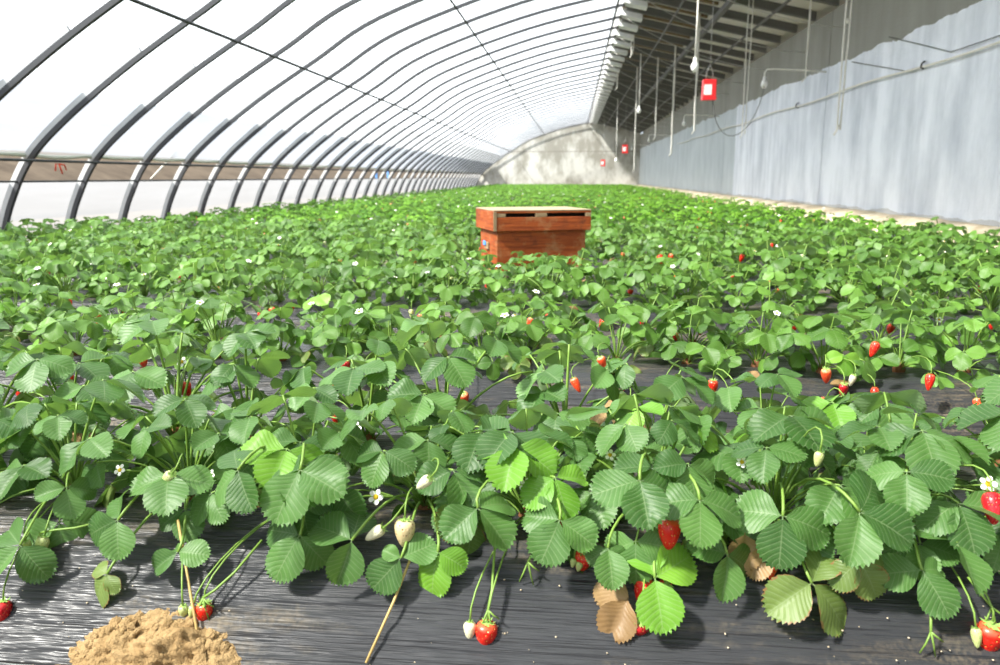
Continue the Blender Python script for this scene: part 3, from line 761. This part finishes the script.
# buds, bare stalks and the fallen dry stems on the mulch
for (u0, v0, u1, v1, mt, nm) in [(178, 520, 203, 664, 'stalk_dry', 3), (410, 560, 366, 663, 'stalk_dry', 4)]:
    a, b = slope_point(u0, v0, 0.03), slope_point(u1, v1, 0.012)
    p = FP[nm-1]; off = Vector(p.location)
    put('dry_stalk', MB().tube([a-off, (a*0.6+b*0.4)-off+Vector((0.002, -0.004, 0)), b-off], 0.0021, 6).mesh('dry_stalk', mt), p)
def bare_stalk(p, pix, off0=0.03):
    pts = [slope_point(u, v, off0) for u, v in pix]; o = Vector(p.location)
    mb = MB().tube([q-o for q in pts], 0.0019, 5)
    e = pts[-1]-o
    for dx, dz in ((-0.012, -0.03), (0.008, -0.034), (0.016, -0.012)): mb.tube([e, e+Vector((dx*0.5, -0.003, dz*0.5)), e+Vector((dx, -0.002, dz))], [0.0016, 0.0013, 0.001], 5)
    put('fruit_stalk', mb.mesh('fruit_stalk', 'stalk'), p)
bare_stalk(FP[8], [(930, 590), (931, 602), (931, 618), (931, 632)])
bare_stalk(FP[9], [(968, 577), (982, 595), (992, 607)])
bare_stalk(FP[3], [(262, 540), (235, 572), (215, 590), (203, 598)])
bare_stalk(FP[5], [(495, 545), (492, 590), (488, 610)])
bare_stalk(FP[6], [(545, 538), (533, 552), (528, 562)])
bare_stalk(FP[1], [(100, 522), (75, 528), (55, 530), (40, 533)])

# ------------------------------------------------------------------ the other beds: 300 single plants, then the rest
HIVE_C = Vector((-0.245, 4.66, 0.0))
count = len(FP)+len(BP)
rest = []; SP = []; QP = []
r2 = random.Random(5)
for x_ in np.arange(BL+0.2, BR-0.1, 0.2):
    if x_ < -1.12 or x_ > 1.02: rest.append((0, float(x_), 1.19))
    if x_ < -1.40 or x_ > 1.32: rest.append((0, float(x_)+0.08, 1.50))
for k in range(1, NB):
    e = bed_front(k)
    for row, dy in (('front', 0.14), ('back', 0.44)):
        nth = 0
        x = BL+0.18+(0.1 if row == 'back' else 0)
        while x < BR-0.12:
            px, py = x+r2.uniform(-.04, .04), e+dy+r2.uniform(-.035, .035); x += 0.20
            if k == 3 and row == 'front' and abs(px-HIVE_C.x) < 0.45: py = 4.24+r2.uniform(-.02, .01)
            elif abs(px-HIVE_C.x) < 0.44 and -0.40 < py-HIVE_C.y < 0.38: continue
            if k < 22 and r2.random() < (0.10 if px > 2.4 else 0.03): continue
            u, v = proj((px, py, 0.1))
            if not (-55 < u < 1055):
                rest.append((k, px, py)); continue
            if count >= 300: rest.append((k, px, py)); continue
            count += 1
            inn = 0 <= u <= 1000
            lab = ('%s strawberry plant in the %s row of the %s bed, counting from the film side' % (ORD[nth], row, ORD[k])) if inn else 'strawberry plant in the %s row of the %s bed, cut off by the picture edge' % (row, ORD[k])
            nth += inn; g = '%s row of the %s strawberry bed' % (row, ORD[k])
            if k == 1:
                p = hi_plant((px, py, 0.004), r2, 14, lab, g, ('leaf_mid',), (0.046, 0.064), 0.78*r2.uniform(.85, 1.15))
            else:
                p = mid_plant((px, py, 0.004), r2, 18 if k < 4 else 16, lab, g, r2.uniform(0.76, 0.98)*(0.72 if (k == 3 and row == 'front' and abs(px-HIVE_C.x) < 0.35) else 1))
            front = row == 'front'
            if k == 1 and front: SP.append(p)
            if k == 3: QP.append(p)
            nb = r2.choices((0, 1, 2, 3), (2, 4, 3, 2) if front else (8, 3, 1, 0))[0]
            for q in range(nb):
                kind = r2.choices(('red', 'deep', 'orange', 'white_berry', 'unripe'), (6, 1.5, 2, 1.5, 1.5))[0]
                if front: w_ = Vector((px+r2.uniform(-.1, .1), e-r2.uniform(0.01, 0.07), 0)); w_.z = 0.03 - max(0, (e-w_.y)*1.2) + r2.uniform(-0.0, 0.03); w_.y -= 0.02
                else: w_ = Vector((px+r2.uniform(-.1, .1), py-r2.uniform(0.05, .14), r2.uniform(0.05, 0.13)))
                add_berry(p, w_, r2.uniform(0.018, 0.027), kind, r2)
            if r2.random() < 0.30: add_flower(p, (px+r2.uniform(-.1, .1), py-r2.uniform(.02, .14), r2.uniform(.10, .20)), r2.uniform(.010, .014), r2)
            if front and r2.random() < (0.6 if (k < 4 and px > 0) else 0.15):
                dry_leaf(p, (px+r2.uniform(-.1, .1), e-r2.uniform(-.05, .04), 0.012), r2, r2.uniform(0.04, 0.06))

# berries seen on the near side of the second bed and by the hive
for (u, v, Y, size, kind) in [(931, 374, 2.02, 0.027, 'red'), (844, 384, 1.99, 0.026, 'deep'), (826, 369, 2.04, 0.026, 'orange'), (600, 357, 2.06, 0.020, 'orange'), (573, 378, 2.0, 0.026, 'orange'), (141, 357, 2.06, 0.026, 'orange'), (877, 342, 2.06, 0.026, 'red'), (230, 347, 2.06, 0.024, 'orange'), (854, 375, 2.02, 0.020, 'white_berry'), (490, 345, 2.06, 0.022, 'white_berry'), (20, 388, 1.98, 0.022, 'red'), (346, 360, 2.03, 0.024, 'deep')]:
    w_ = at(u, v, 1, Y); add_berry(min(SP, key=lambda p: abs(p.location.x-w_.x)), w_, size, kind, r2)
for (u, v, Y, size, kind) in [(659, 255, 4.28, 0.030, 'red'), (664, 258, 4.27, 0.028, 'red'), (743, 254, 4.3, 0.03, 'red'), (672, 254, 4.3, 0.03, 'orange'), (570, 276, 4.15, 0.03, 'white_berry')]:
    w_ = at(u, v, 1, Y); add_berry(min(QP, key=lambda p: abs(p.location.x-w_.x)), w_, size, kind, r2)

# far plants: nobody could count them, one mesh of leaves
def far_mesh():
    P1, _ = leaflet_pts(2, 2, 3, 0.0, 0.45, 0.25, 0.15, 0.0, 0, 0.0)
    base = np.array(P1, dtype=np.float64).reshape(-1, 3); ni, nj = len(P1), 3
    fb = np.array([(i*nj+j, i*nj+j+1, (i+1)*nj+j+1, (i+1)*nj+j) for i in range(ni-1) for j in range(nj-1)])
    base2 = np.array([(-0.45, 0.5, 0.1), (0, 0.0, 0), (0.45, 0.5, 0.1), (0, 1.0, -0.1)]); fb2 = np.array([(0, 1, 2, 3)])
    frs = []
    rr = random.Random(9)
    tmpl = []
    for _ in range(90):
        i = rr.randrange(len(PET)); th, L, tip, pts = PET[i]
        tmpl.append([np.array(m_) for m_ in leaf_frames(th, tip, rr, rr.uniform(0.05, 0.068))])
    V, F, T = [], [], []; nb_ = 0
    for (k, px, py) in rest:
        near_ = k < 12
        b, f = (base, fb) if near_ else (base2, fb2)
        nl = 17 if near_ else 13
        a0 = rng.uniform(0, 6.28); hk = rng.uniform(0.66, 0.88)
        for q in range(nl):
            fr = tmpl[rng.integers(90)]; a = a0+q*2.4+rng.uniform(-.3, .3); ca, sa = math.cos(a), math.sin(a)
            tint = rng.uniform(0, 1)
            for m_ in fr:
                p = b @ m_[:3, :3].T + m_[:3, 3]
                x = (p[:, 0]*ca-p[:, 1]*sa)*hk+px; yv = (p[:, 0]*sa+p[:, 1]*ca)*hk+py
                V.append(np.stack([x, yv, p[:, 2]*hk+0.01], 1)); F.append(f+nb_); T.append(np.full(len(b), tint)); nb_ += len(b)
    V = np.concatenate(V); F = np.concatenate(F); T = np.concatenate(T)
    me = bpy.data.meshes.new('far_strawberry_foliage')
    me.vertices.add(len(V)); me.vertices.foreach_set('co', V.ravel())
    me.loops.add(F.size); me.loops.foreach_set('vertex_index', F.ravel().astype(np.int32))
    me.polygons.add(len(F)); me.polygons.foreach_set('loop_start', np.arange(0, F.size, 4, dtype=np.int32)); me.polygons.foreach_set('loop_total', np.full(len(F), 4, dtype=np.int32))
    at_ = me.attributes.new('tint', 'FLOAT', 'POINT'); at_.data.foreach_set('value', T)
    me.materials.append(MAT['leaf_far']); me.update(); me.validate()
    return me
tag(put('far_strawberry_foliage', far_mesh()), 'dense bright green strawberry rows stretching to the end wall', 'strawberry plants', kind='stuff')
mbr, mbw = MB(), MB()
for (k, px, py) in rest:
    if k > 20: continue
    if rng.random() < 0.20:
        c = (px+rng.uniform(-.1, .1), py-rng.uniform(.05, .16), rng.uniform(0.02, 0.12)); mbr.lathe([(0.001, -0.035), (0.012, -0.02), (0.015, -0.006), (0.001, 0.002)], 6, 0, c)
    if rng.random() < 0.08:
        c = (px+rng.uniform(-.1, .1), py-rng.uniform(.0, .14), rng.uniform(0.12, 0.2)); mbw.lathe([(0.016, -0.003), (0.012, 0.004), (0.001, 0.006)], 6, 0, c)
tag(put('far_strawberries', mbr.mesh('far_strawberries', 'orange')), 'tiny red berries scattered through the far strawberry rows', 'berries', kind='stuff')
tag(put('far_blossoms', mbw.mesh('far_blossoms', 'petal')), 'tiny white blossoms scattered through the far strawberry rows', 'flowers', kind='stuff')

# ------------------------------------------------------------------ beehive box
hv = empty('beehive', HIVE_C, math.radians(20)); tag(hv, 'weathered orange-red wooden beehive box standing among the plants', 'beehive')
W2, D2 = 0.265, 0.20
hb = 0.25
def hbox(name, lo, hi, mt, par=hv):
    me = MB().box(lo, hi).mesh(name, mt, False); o = put(name, me, par)
    bv = o.modifiers.new('edge', 'BEVEL'); bv.width = 0.003; bv.segments = 2; return o
body = hbox('front_board', (-W2, -D2, 0.0), (W2, -D2+0.024, hb+0.012), 'wood')
hbox('back_board', (-W2, D2-0.024, 0.0), (W2, D2, hb+0.012), 'wood')
for s in (-1, 1):
    hbox('side_board', (s*W2-(0.0 if s < 0 else 0.024), -D2+0.0245, 0.0), (s*W2+(0.024 if s < 0 else 0.0), D2-0.0245, hb+0.012), 'wood')
hbox('bottom_board', (-W2-0.005, -D2-0.02, -0.012), (W2+0.005, D2+0.005, 0.018), 'oldwood')
hbox('bottom_cleat', (-W2*0.2, -D2-0.028, 0.018), (W2*0.85, -D2-0.003, 0.04), 'oldwood')
lw, ld = W2+0.024, D2+0.024
# lid: rim boards with two slots in the front, flat weathered top
lidf = hbox('lid_front_board', (-lw, -ld, hb), (lw, -ld+0.02, hb+0.078), 'wood')
hbox('lid_back_board', (-lw, ld-0.02, hb), (lw, ld, hb+0.112), 'wood')
for s in (-1, 1):
    hbox('lid_side_board', (s*lw-(0 if s < 0 else 0.02), -ld+0.0205, hb), (s*lw+(0.02 if s < 0 else 0), ld-0.0205, hb+0.112), 'wood')
for a, b in ((-1.0, -0.76), (-0.16, 0.08), (0.88, 1.0)):
    hbox('slot_block', (a*lw, -ld, hb+0.0782), (b*lw, -ld+0.02, hb+0.100), 'oldwood')
hbox('lid_top_strip', (-lw, -ld, hb+0.1002), (lw, -ld+0.02, hb+0.1118), 'wood')
hbox('slot_screen', (-lw+0.022, -ld+0.024, hb+0.06), (lw-0.022, -ld+0.03, hb+0.11), 'black')
hbox('lid_top', (-lw-0.001, -ld-0.001, hb+0.112), (lw+0.001, ld+0.001, hb+0.119), 'topwood')
hbox('corner_cleat', (-lw-0.004, -ld-0.003, hb+0.002), (-lw+0.016, -ld+0.0, hb+0.11), 'oldwood')
tg = hbox('entrance_latch', (-W2-0.014, -0.03, 0.135), (-W2-0.0005, 0.05, 0.175), 'oldwood')
hbox('blue_cap', (-W2-0.022, 0.0, 0.155), (-W2-0.0145, 0.05, 0.182), 'bluetag', hv)

# ------------------------------------------------------------------ soil heaps on and beside the first bed
def mound_mesh(rx, ry, h, seed, n=44, wall=None):
    P = []
    for i in range(n+1):
        row = []
        for j in range(n+1):
            x, yv = -1+2*i/n, -1+2*j/n; d = math.hypot(x, yv)
            ed = 1+0.18*nz(math.atan2(yv, x)*1.4, seed)
            z = max(0, 1-(d/ed)**2)**0.75
            k_ = 0.40*nz(x*2.2, yv*2.6, seed)+0.34*abs(nz(x*5, yv*5, seed+3))+0.16*abs(nz(x*12, yv*12, seed+7))+0.10*nz(x*24, yv*24, seed)
            row.append((x*rx*1.15, yv*ry*1.15, h*(z*(1+k_*1.1)+(k_*0.35 if z > 0.02 else 0)) if z > 0 else -0.01))
        P.append(row)
    return MB().grid(P, flip=True).mesh('soil_mound', 'soil')
c = slope_point(157, 672, -0.012)
sm = put('soil_mound', mound_mesh(0.130, 0.082, 0.040, 4, 90), loc=c, rot=(math.radians(42), 0, 0))
tag(sm, 'heap of crumbly yellow soil at the foot of the first bed', 'soil')
rc = random.Random(4)
clod = [mound_mesh(1, 1, 0.9, 20+i, 10) for i in range(3)]
for i in range(60):
    a = rc.uniform(0, 2*PI); rad = rc.uniform(0.55, 1.08); s = rc.uniform(0.003, 0.009)
    x, yv = math.cos(a)*rad*0.125, math.sin(a)*rad*0.08
    o = put('clod', rc.choice(clod), sm, loc=(x, yv, 0.012+0.03*max(0, 1-rad*rad)**0.75), rot=(rc.uniform(-.5, .5), rc.uniform(-.5, .5), rc.uniform(0, 6)), scale=s)
for (u, v, s, lab) in [(620, 414, 1.0, 'broad pale soil patch lying between the plant rows of the first bed'), (72, 434, 0.7, 'small pale soil patch between plants on the film side of the first bed'), (585, 436, 0.55, 'little soil patch in front of the broad pale one'), (228, 414, 0.6, 'soil patch on the mulch behind the plant above the mound')]:
    c = at(u, v, 2, 0.012)
    tag(put('soil_patch', mound_mesh(0.06*s, 0.07*s, 0.028*s, int(u)), loc=(c.x, c.y, 0.002)), lab, 'soil')

# ------------------------------------------------------------------ things hanging by the wall
wi = 0
for yy in [3.1+2.15*k for k in range(20)]:
    pts = bez((0.9, yy, roof_z(0.9)-0.04), (1.8, yy, 2.95), (2.9, yy, 2.62), (WX, yy, 2.55), 8)
    lab = 'thin grey tie wire slung from the ridge to the concrete wall'
    lab = '%s thin tie wire from ridge to concrete wall, counting toward the end wall' % ORD[wi]; wi += 1
    tag(put('tie_wire', MB().tube(pts, 0.006, 4).mesh('tie_wire', 'wire')), lab, 'wire', 'tie wires under the back roof')
def wire_z(x):
    t = (x-0.9)/(WX-0.9); return float(np.interp(x, [q[0] for q in WZ], [q[1] for q in WZ]))
WZ = [(p.x, p.z) for p in bez((0.9, 0, roof_z(0.9)-0.04), (1.8, 0, 2.95), (2.9, 0, 2.62), (WX, 0, 2.55), 8)]
def redbox(X, u, v, s, lab):
    p = at(u, v, 0, X); e_ = empty('hanging_box', p); tag(e_, lab, 'box', 'red hanging boxes')
    b = put('box_body', MB().box((-0.1*s, -0.06*s, -0.15*s), (0.1*s, 0.06*s, 0.15*s)).mesh('box_body', 'redbox', False), e_)
    bv = b.modifiers.new('edge', 'BEVEL'); bv.width = 0.012; bv.segments = 2
    put('white_label', MB().box((-0.085*s, -0.064*s, -0.075*s), (0.03*s, -0.0605*s, 0.075*s)).mesh('white_label', 'plastic', False), e_)
    put('bottom_band', MB().box((-0.103*s, -0.063*s, -0.145*s), (0.103*s, 0.063*s, -0.105*s)).mesh('bottom_band', 'redbox', False), e_)
    top = roof_z(X)+0.128-p.z
    h = MB().tube([(-0.05*s, 0, 0.15*s), (-0.045*s, 0, 0.26*s), (-0.0*s, 0, 0.36*s)], 0.006, 5).tube([(0.05*s, 0, 0.15*s), (0.045*s, 0, 0.26*s), (0, 0, 0.36*s)], 0.006, 5).tube([(0, 0, 0.36*s), (0, 0, top)], 0.005, 5)
    put('hanger', h.mesh('hanger', 'wire'), e_)
    return p
p1 = redbox(2.0, 709, 90, 1.0, 'red box with white label hung on a wire loop, largest of three')
redbox(2.0, 625, 149, 1.1, 'red box with white label hanging before the shaded end wall')
redbox(1.35, 603, 163, 1.0, 'tiny red and white box hanging before the sunlit end wall')
tag(put('cable', MB().tube(bez((p1.x+0.06, p1.y, p1.z-0.15), (p1.x+0.15, p1.y, p1.z-1.0), (p1.x+0.75, p1.y+0.1, p1.z-0.75), (2.86, 12.62, 1.98), 14), 0.006, 5).mesh('cable', 'dark_wire')), 'thin dark cable sagging from the big red box to the lamp arm', 'cable')
def bulb_mb(mb, c, s=1.0, mi=1):
    mb.lathe([(0.001, 0.06*s), (0.022*s, 0.055*s), (0.026*s, 0.0), (0.045*s, -0.03*s), (0.052*s, -0.06*s), (0.045*s, -0.10*s), (0.02*s, -0.125*s), (0.001, -0.13*s)], 10, mi, c)
def armlamp(yy, lab):
    e_ = empty('wall_lamp', (WX, yy, 2.10)); tag(e_, lab, 'lamp', 'lamps on wall arms')
    put('arm', MB().tube([(0, 0, 0), (-0.35, -0.0, 0.03), (-0.78, 0, 0.05), (-0.87, 0, 0.045), (-0.90, 0, 0.0), (-0.90, 0, -0.07)], 0.014, 6).mesh('arm', 'rope'), e_)
    m = MB(); bulb_mb(m, (-0.90, 0, -0.11), 0.95, 0); put('bulb', m.mesh('bulb', 'plastic'), e_)
for yy, lab in ((12.65, 'white lamp on a thin wall arm nearest the big red box'.replace('nearest', 'beside')), (21.5, 'white lamp on wall arm, next one beyond the big red box'), (31.3, 'small white lamp on wall arm, third along the wall'), (40.5, 'tiny white lamp on wall arm, fourth along the wall')): armlamp(yy, lab)
def hanglamp(X, u, v, lab):
    p = at(u, v, 0, X); e_ = empty('pendant_lamp', p); tag(e_, lab, 'lamp', 'lamps hanging on cords')
    put('cord', MB().tube([(0, 0, 0.06), (0.005, 0, 0.5), (0, 0, roof_z(X)+0.128-p.z)], 0.012, 5).mesh('cord', 'rope'), e_)
    m = MB(); bulb_mb(m, (0, 0, 0), 1.0, 0); put('bulb', m.mesh('bulb', 'plastic'), e_)
hanglamp(1.55, 695, 62, 'white lamp at the end of a pale cord above the big red box')
hanglamp(1.55, 639, 108, 'small white lamp on a cord far under the back roof')
hanglamp(1.6, 616, 159, 'tiny white lamp hanging before the end wall between red boxes')
def rope(X, u, v, lab, gap=0.05, r_=0.009, tuft=True):
    p = at(u, v, 0, X); t = roof_z(X)+0.128-p.z; e_ = empty('hanging_rope', p); tag(e_, lab, 'rope', 'ropes hanging from the back roof')
    n = 9
    for s in (-1, 1):
        pts = []
        for i in range(n+1):
            q = i/n; z = t*(1-q)+0.06*q
            pts.append((s*gap/2*(1 if q < 0.5 else 1-0.7*(q-0.5))+0.012*nz(q*5, s*3+X*7+u), 0.01*s, z))
        pts.append((s*0.02-0.03, 0, 0.0 if s < 0 else 0.12))
        put('strand', MB().tube(pts, r_, 5).mesh('strand', 'rope'), e_)
    if tuft: put('knot', MB().lathe([(0.001, -0.03), (0.02, -0.015), (0.022, 0.01), (0.001, 0.03)], 8, 0, (0, 0, t*0.55)).mesh('knot', 'rope'), e_)
rope(3.0, 838, 135, 'doubled white rope with frayed end, thickest against the pale wall', 0.06, 0.011)
rope(2.7, 743, 138, 'doubled thin rope with looped end between red box and lamp arm', 0.07, 0.008, False)
rope(3.1, 805, 82, 'single-looking pale rope ending at the paint line', 0.012, 0.008, False)
rope(2.2, 694, 134, 'long pale rope hanging just beside the big red box', 0.025, 0.011)
rope(2.2, 671, 156, 'long pale rope with a hooked loop at its end', 0.02, 0.012)
rope(2.0, 655, 140, 'thin faint rope beside the small white lamp', 0.015, 0.009, False)
rope(1.7, 634, 172, 'thin faint rope before the far corner of the end wall', 0.015, 0.012, False)
rope(1.2, 617, 90, 'pale loose rope hanging from the ridge brackets', 0.03, 0.012, False)
rope(1.2, 632, 58, 'pale doubled rope dangling near the ridge, close to the lamp cord', 0.05, 0.010, False)
# conduit on the wall with hooks and sagging wires
tag(put('wall_cable', MB().tube([(WX-0.05, yy, 1.72+0.018*math.sin(yy*1.3)) for yy in np.arange(2, 30, 0.5)], 0.012, 6).mesh('wall_cable', 'rope')), 'pale cable strung along the limewashed wall', 'cable')
for yy, lab in ((9.14, 'dark metal hook holding the wall cable in front of the wall joint'), (13.95, 'dark metal hook holding the wall cable beyond the wall joint')):
    e_ = put('wall_hook', MB().tube([(WX+0.01, yy+0.1, 1.78), (WX-0.05, yy-0.03, 1.755), (WX-0.075, yy-0.05, 1.735), (WX-0.06, yy, 1.705), (WX+0.01, yy+0.1, 1.70)], 0.011, 5).mesh('wall_hook', 'dark_wire')); tag(e_, lab, 'hook')
for (a, b, c_, lab) in (((889, 37), (951, 52), (1010, 32), 'fine dark wire sagging on the upper limewash above the hook'), ((852, 62), (905, 71), (925, 66), 'fine dark wire ending at the near wall hook')):
    q = [at(*w_, 0, WX-0.03) for w_ in (a, b, c_)]
    tag(put('thin_wire', MB().tube(q, 0.005, 4).mesh('thin_wire', 'dark_wire')), lab, 'wire')
# twine and a pale stick in the vent gap
q = at(58, 166, 0, -5.3)
tag(put('twine', MB().tube([q+Vector((0, -0.05, -0.05)), q+Vector((0, -0.03, 0.02)), q+Vector((0, 0.02, 0.02)), q+Vector((0, 0.06, -0.08))], 0.008, 5).tube([q+Vector((0, 0.02, 0.02)), q+Vector((0, 0.11, 0.01)), q+Vector((0, 0.13, -0.04))], 0.008, 5).mesh('twine', 'redtwine')), 'loose red twine tied to the rail in the vent gap', 'twine')
a, b = at(151, 179, 0, -5.5), at(176, 152, 0, -5.42)
tag(put('stick', MB().tube([a, (a+b)/2, b], 0.012, 5).mesh('stick', 'rope')), 'pale thin stick leaning across the vent gap', 'stick')

# crumbs of soil and fallen petals on the near side of the first bed
mc = MB(); rq = random.Random(8)
for i in range(110):
    c = slope_point(rq.uniform(0, 1000), rq.uniform(545, 670), 0.006); q = rq.uniform(0.0006, 0.0018)
    mc.lathe([(0.0002, -q*0.6), (q, -q*0.2), (q*0.9, q*0.4), (0.0002, q*0.7)], 5, 0, c)
tag(put('soil_crumbs', mc.mesh('soil_crumbs', 'bank')), 'pale soil crumbs sprinkled over the near side of the first bed', 'crumbs', kind='stuff')
